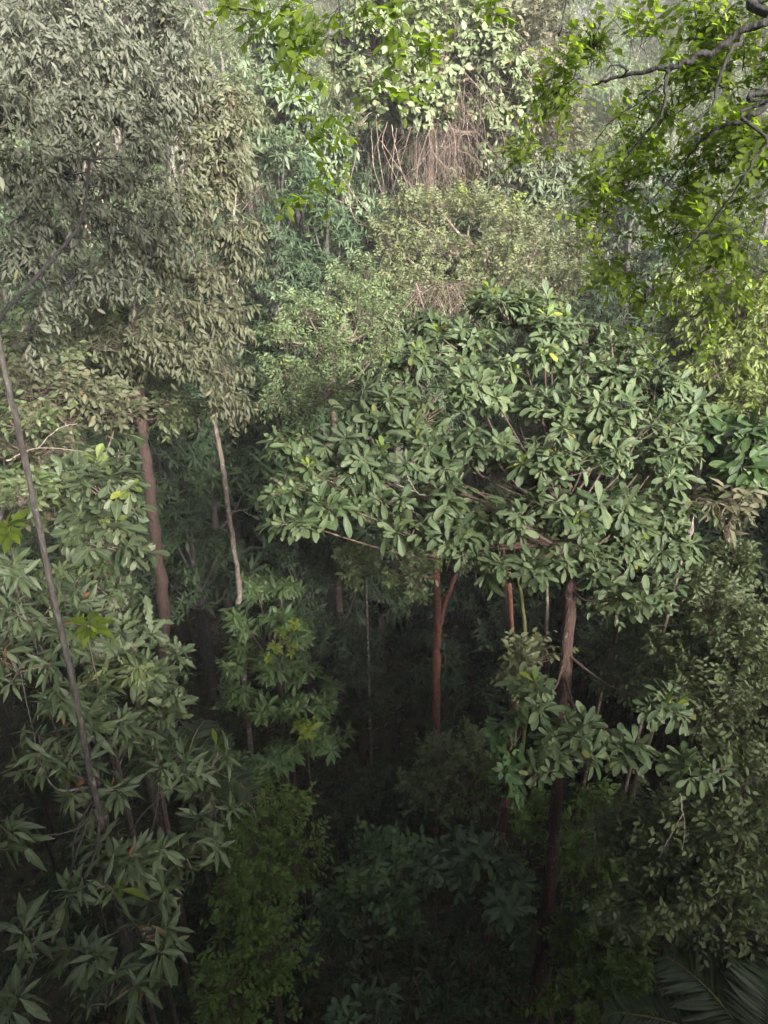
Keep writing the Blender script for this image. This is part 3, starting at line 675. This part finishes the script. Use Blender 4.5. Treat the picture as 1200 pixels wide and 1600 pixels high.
plant("bush", "dim olive bush hugging the foot of the mottled red trunk", "bush",
      [(930, 1290, 60, 60, 13), (930, 1390, 55, 70, 13.4), (980, 1470, 80, 50, 13), (930, 1560, 80, 40, 12.8), (835, 1290, 30, 50, 13.6), (890, 1460, 30, 50, 13.8), (810, 1420, 30, 50, 13.8)], dict(LBu, L=.11, dens=15), M['moss'], B['twig'], tr=.05)
plant("sapling", "small sapling with a few round lime leaves left of the mottled trunk", "sapling",
      [(800, 1170, 35, 55, 11), (790, 1230, 30, 30, 11)], dict(shoot='rosette', kind='ellip', L=.2, w=.3, n=6, dens=14), M['rose'], B['twig'], tr=.02)
plant("sapling", "sapling with tiny yellowish leaves around the cluster of thin stems", "sapling",
      [(830, 1030, 50, 35, 11.8), (790, 1050, 30, 30, 11.8)], dict(LBu, L=.12, dens=13), M['olive'], B['moss'], tr=.02)

# ------------------------------------------------------------------ valley floor shrubs
plant("rosette_tree", "bright green rosette leaved tree coloured as if lit in the middle of the gap", "tree",
      [(400, 915, 30, 18, 17.2), (440, 920, 32, 22, 17), (380, 970, 34, 26, 16.6), (430, 970, 30, 24, 16.4), (475, 985, 28, 26, 16.8), (370, 1030, 32, 26, 16.4), (420, 1040, 34, 28, 16), (475, 1050, 34, 28, 16.2), (400, 1100, 34, 26, 16), (460, 1110, 32, 28, 15.8), (510, 1090, 28, 30, 16), (500, 1150, 34, 28, 15.8), (440, 1170, 32, 24, 15.6), (360, 1090, 26, 20, 16.2)],
      dict(shoot='rosette', kind='ellip', L=.24, w=.16, n=9, dens=15, droop=.2), M['lit_rose'], B['brown'], tr=.09)
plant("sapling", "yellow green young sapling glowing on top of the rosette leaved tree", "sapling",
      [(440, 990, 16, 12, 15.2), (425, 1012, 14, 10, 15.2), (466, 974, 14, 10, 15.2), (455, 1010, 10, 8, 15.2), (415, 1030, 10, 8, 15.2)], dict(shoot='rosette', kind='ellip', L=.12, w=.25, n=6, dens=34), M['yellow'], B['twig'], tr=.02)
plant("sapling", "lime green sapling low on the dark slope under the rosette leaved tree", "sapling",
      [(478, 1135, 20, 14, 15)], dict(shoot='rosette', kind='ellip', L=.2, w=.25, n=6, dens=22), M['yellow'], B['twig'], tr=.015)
plant("bush", "moss green fine leaved bush beside the long leaved tree", "bush",
      [(430, 1280, 65, 50, 13), (370, 1330, 65, 45, 12), (460, 1340, 50, 50, 13), (340, 1390, 50, 40, 11.4), (400, 1400, 70, 50, 12), (410, 1490, 75, 60, 11.5), (350, 1550, 70, 60, 10.8), (390, 1230, 40, 35, 13)], dict(LBu, L=.095, dens=15), M['moss'], B['twig'], tr=.05)
plant("shrub", "mid green shrub with oval leaves in the middle of the valley floor", "shrub",
      [(570, 1340, 60, 30, 13.5), (620, 1350, 55, 35, 13.2), (560, 1410, 55, 40, 13), (630, 1420, 45, 35, 13)], dict(shoot='spray', kind='ellip', L=.16, w=.24, n=9, tl=.45, dens=13, droop=.35), M['rose'], B['twig'], tr=.04)
plant("rosette_shrub", "teal rosette leaved shrub low down between the two reddish trunks", "shrub",
      [(740, 1320, 60, 38, 13), (770, 1370, 50, 45, 12.6), (700, 1360, 40, 35, 13), (790, 1440, 35, 40, 12.4)], dict(shoot='rosette', kind='obovate', L=.24, w=.17, n=8, dens=15, droop=.2), M['teal'], B['twig'], tr=.04)
plant("bush", "olive fine leaved bush hiding the foot of the forked red trunk", "bush",
      [(690, 1190, 45, 40, 15), (750, 1180, 50, 45, 15), (720, 1230, 65, 45, 14.8), (660, 1230, 30, 25, 15)], dict(LBu, L=.12, dens=13), M['bush'], B['twig'], tr=.04)
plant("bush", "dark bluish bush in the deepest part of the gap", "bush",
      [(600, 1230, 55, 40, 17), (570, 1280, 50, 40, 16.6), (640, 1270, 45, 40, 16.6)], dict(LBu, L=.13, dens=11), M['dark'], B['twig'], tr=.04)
plant("rosette_shrub", "dim rosette leaved shrub at the bottom edge of the view", "shrub",
      [(590, 1580, 45, 25, 12), (550, 1595, 35, 20, 12)], dict(shoot='rosette', kind='obovate', L=.22, w=.17, n=8, dens=15), M['teal'], B['twig'], tr=.03)
plant("shrub", "dark shrub with small leaves at the bottom between bush and rosettes", "shrub",
      [(650, 1500, 60, 45, 12.8), (740, 1520, 60, 45, 12.6), (520, 1500, 50, 50, 12.6), (680,1590,60,30,12)], dict(LBu, L=.13, dens=10), M['dark'], B['twig'], tr=.03)
plant("shrub", "small bright green shrub above the moss green bush", "shrub",
      [(395, 1210, 35, 28, 14), (430, 1195, 30, 25, 14.4)], dict(shoot='rosette', kind='ellip', L=.2, w=.2, n=7, dens=15), M['rose'], B['twig'], tr=.03)

# forked red trunk in the gap
Yf = 14.3
ft = [at_y(*p, Yf) for p in [(680, 1240), (681, 1140), (682, 1040), (683, 970), (681, 900), (676, 830), (668, 760)]]
b0 = ft[0].copy(); b0[2] = float(ground_z(b0[0], b0[1])) - .2
plant("forked_tree", "slim forked red trunked tree standing alone in the dark gap", "tree",
      [(650, 900, 45, 35, 16.4), (700, 850, 70, 45, 17), (640, 810, 60, 50, 17)], dict(LBu, L=.13, dens=10), M['bush'], B['rust'], trunk=[b0] + ft, tr=.10, limb_r=.4,
      fork=[([at_y(686, 985, Yf), at_y(693, 950, Yf), at_y(712, 900, Yf + .2), at_y(735, 850, Yf + .4)], [.07, .06, .05, .04])])
# cluster of thin stems
def stem(name, label, pts, Y, r, bark, group=None, crown=None):
    P = [at_y(px, py, Y) for px, py in pts]
    b0 = P[0].copy(); b0[2] = float(ground_z(b0[0], b0[1])) - .2
    if b0[2] > P[0][2] - .1: P = P[1:]
    return plant(name, label, "tree", crown, dict(LBu, L=.14, dens=8), M['bush'], bark, trunk=[b0] + P, tr=r, limbs=True, group=group)
stem("thin_tree", "straight reddish stem, leftmost of the close cluster left of the mottled trunk", [(806, 1120), (800, 1000), (795, 900), (790, 820)], 10.6, .05, B['rust'], crown=[(780, 800, 50, 35, 12.8)])
stem("thin_tree", "mossy leaning stem crossing the middle of the close stem cluster", [(822, 1120), (822, 1000), (812, 920), (800, 840)], 10.2, .036, B['moss'], crown=[(800, 830, 40, 30, 12.4)])
stem("thin_tree", "crooked brown stem on the right side of the close stem cluster", [(850, 1100), (852, 1020), (855, 940), (850, 860)], 10.4, .034, B['vine'], crown=[(850, 850, 40, 30, 12.4)])
stem("thin_tree", "thickest dark stem at the back of the close stem cluster", [(800, 1140), (797, 1010), (792, 900), (786, 800)], 11.6, .085, B['brown'], crown=[(790, 790, 50, 40, 13.8)])
stem("thin_tree", "pale thread thin stem standing in the black gap left of the forked trunk", [(582, 1240), (578, 1120), (575, 1000), (572, 900)], 16, .035, B['grey'], crown=[(570, 880, 50, 40, 18.5)])
stem("thin_tree", "dim slim trunk low at right above the palm fronds", [(995, 1560), (1005, 1480), (1012, 1400), (1020, 1320)], 6.5, .045, B['brown'], crown=[(1020, 1310, 50, 40, 10.4)])
stem("thin_tree", "short twisting pinkish stem right of the mottled red trunk", [(940, 1080), (955, 1040), (965, 990), (962, 930)], 9.2, .02, B['vine'], crown=[(965, 930, 40, 30, 11)])
stem("thin_tree", "pale bare trunk piece showing under the dry creepers", [(1100, 1040), (1085, 960), (1076, 880), (1080, 820), (1085, 780)], 10.9, .05, B['pale'], crown=[(1085, 770, 45, 30, 11.2)])
stem("thin_tree", "short pale trunk glimpsed behind the overhanging branches at right", [(1137, 480), (1138, 450), (1140, 425), (1141, 400)], 19, .1, B['pale'], crown=[(1140, 390, 50, 35, 20)])

# ------------------------------------------------------------------ lianas
def liana(label, pts, r=.012, wob=2.0):
    P = [at(px, py, d) for px, py, d in pts]
    a = Acc(); tube(a, P, [r, r * .9, r * .7], 0, 5, 8, wob=wob * .3)
    tag(a.build("liana", [B['vine']], None), label, "liana", "lianas hanging at the dark hollow")
same = "pale thread thin liana hanging across the dark hollow under the creepers"
for pts in [[(588, 180, 25.5), (592, 240, 25.3), (600, 290, 25)], [(605, 190, 25.6), (598, 230, 25.4), (625, 290, 24.8)], [(612, 195, 25.5), (622, 250, 25.2), (640, 300, 24.6)],
            [(580, 200, 25.8), (584, 260, 25.4), (596, 300, 25)], [(595, 220, 25.3), (625, 265, 25), (650, 305, 24.5)], [(620, 200, 25.4), (615, 240, 25.3), (612, 280, 25)]]:
    liana(same, pts)
liana("long slack liana looping down left of the dark hollow", [(560, 230, 25.5), (545, 300, 25), (560, 350, 24.6), (590, 335, 24.4)])
liana("diagonal liana running down to the right across the teal leaf tiers", [(535, 280, 25), (570, 325, 24.6), (600, 345, 24.2)])
liana("arched liana curving over the reddish dead vines", [(640, 165, 25.5), (675, 180, 25), (655, 250, 24.8), (650, 290, 24.5)])
liana("straight slanting liana above the reddish dead vines", [(664, 155, 25.2), (655, 200, 25), (650, 215, 24.9)])
liana("slanting twig like liana leaning right over the creeper covered tree", [(715, 150, 26), (700, 200, 25.8), (690, 230, 25.5)])
def dead_vines(label, px, py, rx, ry, d, n):
    a = Acc(); s = d / F; c = at(px, py, d)
    A = c + np.stack([rng.normal(0, .5, n) * rx * s, rng.normal(0, .5, n) * rx * s, rng.uniform(-.2, 1, n) * ry * s], 1)
    Bp = A + np.stack([rng.normal(0, .55, n), rng.normal(0, .55, n), -rng.uniform(.4, 2.4, n)], 1)
    q_ = max(1, n // 6)
    twigs(a, A[q_:], Bp[q_:], .006, .003, 0, sag=.22, seg=5)
    twigs(a, A[:q_], Bp[:q_] + rng.normal(0, .4, (q_, 3)), .016, .008, 0, sag=.25, seg=6)
    tag(a.build("vine_tangle", [B['vine']]), label, "vine tangle")
dead_vines("reddish curtain of dead hanging vines right of the dark hollow", 680, 225, 50, 70, 26.5, 260)
dead_vines("thin brown dead vines trailing down from the pale broadleaf tree", 745, 170, 60, 80, 28, 170)
dead_vines("brown dry twigs caught under the olive grey bushy tree", 690, 460, 60, 25, 21.5, 110)
dead_vines("dull purplish dead twigs in the shade left of the teal leaf tiers", 410, 290, 30, 60, 27, 120)

LS2 = dict(shoot='rosette', kind='lance', L=.18, w=.2, n=7, dens=24, droop=.35)
plant("sprig", "bright lime young leaves hanging beside the slim pole", "sprig", [(132, 977, 26, 10, 7.2)], LS2, M['lime'], B['twig'], tr=.008)
plant("sprig", "bright lime young leaves at the left edge above the long leaved tree", "sprig", [(12, 832, 16, 18, 7.6)], LS2, M['lime'], B['twig'], tr=.008)
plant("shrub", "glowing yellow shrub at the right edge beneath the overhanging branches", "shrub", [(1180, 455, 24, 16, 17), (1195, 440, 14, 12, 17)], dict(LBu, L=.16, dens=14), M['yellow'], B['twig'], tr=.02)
def dead_branch(label, pts, r):
    a = Acc()
    for i, p in enumerate(pts):
        tube(a, [at(*q) for q in p], [r if i == 0 else r * .6, r * .5, r * .25], 0, 6, 6, wob=.7)
    tag(a.build("dead_branch", [B['pale']]), label, "dead branch", "bare dead branches")
dead_branch("pale bare dead branch arching over the moss green bush", [[(345, 1290, 12.4), (385, 1250, 12.2), (430, 1248, 12)], [(385, 1250, 12.2), (400, 1275, 12.1), (395, 1300, 12)], [(360, 1272, 12.3), (345, 1255, 12.3), (350, 1235, 12.3)]], .014)
dead_branch("thin forked dead branch hanging over the broad olive bush", [[(1062, 1240, 8.8), (1070, 1290, 8.7), (1066, 1330, 8.6)], [(1068, 1270, 8.7), (1045, 1310, 8.7), (1030, 1340, 8.7)]], .008)
dead_branch("dead branch sticking out left below the drooping bough of paddle leaves", [[(690, 785, 8.9), (650, 768, 8.8), (620, 757, 8.8)], [(650, 768, 8.8), (640, 750, 8.7), (636, 742, 8.7)]], .013)
dead_branch("bare dead branch slanting through the creepers at the left", [[(10, 720, 10.5), (60, 700, 10.4), (130, 705, 10.4)], [(60, 700, 10.4), (90, 670, 10.3), (120, 662, 10.3)]], .012)
dead_branch("short dead branch poking from the dark wall right of the pale trunk", [[(362, 800, 15), (380, 797, 14.8), (395, 792, 14.7)], [(380, 797, 14.8), (388, 804, 14.7), (396, 806, 14.7)]], .014)
# ------------------------------------------------------------------ palms
def frond(acc, base, tip_dir, length, n=34, lf=.42, w=.022, droop=.5, mat=0, rmat=1):
    d = nrm(np.asarray(tip_dir, float)); t = np.linspace(0, 1, 14)
    P = base + d * (length * t)[:, None] - Z * (droop * length * t ** 2)[:, None]
    tube(acc, P, [.014, .010, .005], rmat, 5, 1)
    ti = np.linspace(.14, .99, n); pos = np.stack([np.interp(ti, t, P[:, k]) for k in range(3)], 1)
    T = nrm(np.stack([np.interp(ti, t, np.gradient(P[:, k])) for k in range(3)], 1))
    S = nrm(np.cross(T, Z)); U = np.cross(S, T)
    for sg in (-1, 1):
        D = sg * S * .85 + T * .55 - Z * .18 + U * .12 + rng.normal(0, .06, S.shape)
        leaves(acc, pos, D, U, lf * (np.sin(np.pi * (ti * .85 + .12)) * .8 + .25), w, 'lance', mat, curl=.18, fold=.3)
def palm(label, crown_pt, dirs, length, lf, trunk_r=.05):
    gz = float(ground_z(crown_pt[0], crown_pt[1]))
    base = np.array([crown_pt[0], crown_pt[1], min(gz, crown_pt[2] - .4) - .1])
    e = root_at("palm", base, label, "palm")
    a = Acc(); tube(a, [base, (base + crown_pt) / 2 + [.05, 0, 0], crown_pt], [trunk_r, trunk_r * .9, trunk_r * .8], 0, 8, 4); a.build("trunk", [B['brown']], e, base)
    for dr in dirs:
        a = Acc(); frond(a, crown_pt, dr, length * rng.uniform(.85, 1.1), lf=lf); a.build("frond", [M['palm'], B['moss']], e, base)
palm("small palm with one arching feather frond beside the long leaved tree", at(290, 1195, 10.5), [(.7, .1, .75), (.9, -.3, .3), (-.6, .5, .6), (.1, .9, .5)], .95, .36, .03)
palm("dark palm with stiff feather fronds fanning in the lower right corner", at(1190, 1665, 9.5), [(-.9, .35, .5), (-.5, .6, .8), (-.2, .9, .6), (.5, .7, .7), (-1, -.1, .25), (.1, .4, 1)], 1.5, .42)
palm("dim feather palm half buried in the left thicket", at(130, 690, 14), [(.8, 0, .5), (-.8, .1, .5), (.2, -.8, .6)], 1.2, .4, .04)

DENS = 1.25
# ------------------------------------------------------------------ overhanging tree above the viewpoint (top right)
def overhang():
    base = np.array([4.6, .6, 0.]); base[2] = float(ground_z(base[0], base[1])) - .3
    e = root_at("overhanging_tree", base, "near tree reaching in at the top right with dark branches and glowing lime leaves", "tree")
    top = np.array([4.2, 1.2, 21.5])
    a = Acc(); tube(a, [base, base + [.1, .1, 6], np.array([4.4, 1.0, 17.5]), top], [.22, .18, .15, .10], 0, 10, 6, wob=.1); a.build("trunk", [B['black']], e, base)
    T0 = np.array([4.35, 1.0, 18.6])
    BR = [  # each branch the photograph shows: pixel path and distance, radii
        ([T0, at(1320, -40, 4.5), at(1200, 30, 4.4), at(1140, 65, 4.4), at(1085, 90, 4.4), at(1050, 103, 4.4), at(975, 118, 4.5), at(925, 133, 4.6)], [.06, .034, .026, .022, .02, .017, .012, .007]),
        ([at(1050, 103, 4.4), at(1040, 125, 4.4), at(1038, 160, 4.4), at(1025, 190, 4.4), at(990, 230, 4.5), at(965, 270, 4.6)], [.013, .012, .010, .007, .004]),
        ([at(1160, 57, 4.4), at(1140, 85, 4.3), at(1122, 130, 4.3), at(1112, 165, 4.3), at(1075, 195, 4.3)], [.014, .011, .009, .004]),
        ([T0 - [0, 0, .3], at(1300, 130, 4.3), at(1200, 168, 4.2), at(1165, 185, 4.2), at(1115, 205, 4.2), at(1080, 240, 4.3), at(1040, 290, 4.4), at(985, 345, 4.5)], [.04, .022, .017, .014, .012, .009, .006, .003]),
        ([T0 - [0, 0, .5], at(1290, 150, 4.0), at(1200, 225, 4.0), at(1160, 280, 4.0), at(1110, 350, 4.1), at(1065, 400, 4.2), at(1040, 450, 4.3)], [.03, .012, .009, .008, .006, .005, .003]),
        ([at(975, 118, 4.5), at(980, 108, 4.4), at(970, 102, 4.4), at(955, 102, 4.4), at(948, 112, 4.4)], [.008, .007, .006, .004]),
        ([at(1035, 132, 4.4), at(1000, 160, 4.45), at(960, 185, 4.5), at(930, 220, 4.6)], [.007, .006, .004, .003]),
        ([T0 + [0, 0, 1.2], np.array([3.2, 2.6, 21.2]), np.array([1.6, 3.6, 21.4]), np.array([.2, 3.9, 21.2]), np.array([-1.0, 3.9, 20.8])], [.055, .04, .03, .02, .01]),
        ([np.array([-.3, 3.9, 21.0]), at(528, -40, 4.4), at(523, 60, 4.3), at(522, 120, 4.3), at(506, 190, 4.3), at(502, 270, 4.3), at(498, 300, 4.3)], [.008, .006, .005, .004, .0035, .002]),
        ([np.array([.2, 3.9, 21.1]), at(556, -20, 4.3), at(575, 35, 4.2), at(612, 65, 4.2), at(655, 90, 4.2)], [.008, .006, .005, .004, .002]),
        ([np.array([1.3, 3.7, 21.3]), at(900, -60, 4.6), at(880, 40, 4.6), at(862, 120, 4.6), at(850, 230, 4.7)], [.008, .006, .004, .003, .002]),
    ]
    for P, r in BR:
        a = Acc(); tube(a, P, [k * .72 for k in r], 0, 7, 6, rough=.1, wob=.5); a.build("branch", [B['black']], e, base)
    ca = Acc(); s = 1 / F
    def grp(lst, leaf):
        bl = []
        for b in lst:
            px, py, rx, ry, d, f = (*b, 1.)[:6]
            bl.append((at(px, py, d), (rx * d * s, ry * d * s, (rx + ry) * .6 * d * s), f))
        fill_crown(ca, bl, leaf)
    LV = dict(shoot='spray', kind='ellip', L=.050, w=.30, n=8, tl=.19, dens=74, droop=.22, twf=.12, outw=.6, upw=.1, curl=.15)
    grp([(1000, 60, 50, 35, 4.7, .7), (930, 80, 50, 40, 4.8, .8), (890, 130, 45, 50, 4.9, .8), (1090, 40, 60, 40, 4.8, .7), (1160, 120, 60, 50, 4.7, .8), (1050, 170, 65, 45, 4.8, .8), (1150, 250, 60, 55, 4.5, .9), (1070, 260, 60, 50, 4.7, .9),
         (980, 210, 60, 45, 4.9, .6), (960, 310, 60, 45, 4.9, .8), (1040, 360, 80, 40, 4.7, .6), (1140, 350, 70, 50, 4.4, .8), (1180, 180, 45, 50, 4.3, .8), (1000, 430, 90, 40, 4.8, .5), (1150, 400, 50, 35, 4.4, .6), (840, 240, 40, 35, 4.8, .7), (860, 180, 35, 30, 4.8, .6), (930, 340, 50, 40, 4.8, .5),
         (1050, 510, 80, 45, 4.8, .16), (1010, 570, 60, 40, 4.8, .08), (930, 400, 50, 40, 4.8, .35), (1110, 450, 60, 40, 4.6, .5), (1170, 30, 50, 40, 4.8, .8), (1110, 90, 50, 40, 4.9, .7), (1260, 90, 70, 60, 4.5, .6), (1270, 230, 70, 60, 4.3, .6), (1350, 60, 60, 60, 4.5, .5), (1360, 190, 60, 60, 4.4, .5), (1290, 340, 60, 60, 4.2, .5)], LV)
    grp([(420, 15, 90, 30, 4.4, .4), (540, 10, 80, 25, 4.3, .5), (625, 35, 45, 40, 4.2, .4), (480, 110, 60, 40, 4.4, .35), (500, 200, 50, 40, 4.3, .25), (510, 285, 35, 20, 4.3, .5), (470, 310, 22, 12, 4.3, .5), (590, 150, 40, 20, 4.2, .3), (660, 75, 25, 15, 4.2, .4), (760, 20, 25, 12, 4.3, .4)],
        dict(LV, L=.066, tl=.22, dens=66))
    bl = [(np.array(c, float), (1.1, .6, 1.1), .6) for c in [(.2, 2.4, 21.6), (1.4, 1.6, 22), (2.4, 1.2, 22.6), (.8, .4, 22.4), (2.0, 2.6, 22.6), (-.4, 1.4, 21.8), (3.4, .2, 22.8), (-1.2, 3.2, 22.2), (-2.4, 2.0, 22.6), (-1.4, .5, 23), (-3, .6, 22.5), (-2.8, 3.4, 22), (5.6, 1.6, 22.0)]]
    fill_crown(ca, bl, dict(LV, L=.085, dens=60))  # unseen crown clumps added overhead to shade the lower left
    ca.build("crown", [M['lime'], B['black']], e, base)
overhang()

# ------------------------------------------------------------------ haze
def haze():
    bpy.ops.mesh.primitive_cube_add(size=1)
    o = bpy.context.object; o.name = "haze"
    o.scale = (290, 340, 62); o.location = (0, 95, 28)
    m = bpy.data.materials.new("haze_air"); m.use_nodes = True
    n, l = m.node_tree.nodes, m.node_tree.links
    n.remove(n["Principled BSDF"])
    v = n.new("ShaderNodeVolumePrincipled")
    v.inputs["Color"].default_value = (.93, .93, .96, 1); v.inputs["Density"].default_value = HAZE; v.inputs["Anisotropy"].default_value = -.1
    l.new(v.outputs[0], n["Material Output"].inputs["Volume"])
    o.data.materials.append(m)
    tag(o, "pale haze hanging in the valley air", "haze", kind="stuff")
HAZE = .0006
haze()
print("faces", sum(len(m.polygons) for m in bpy.data.meshes))
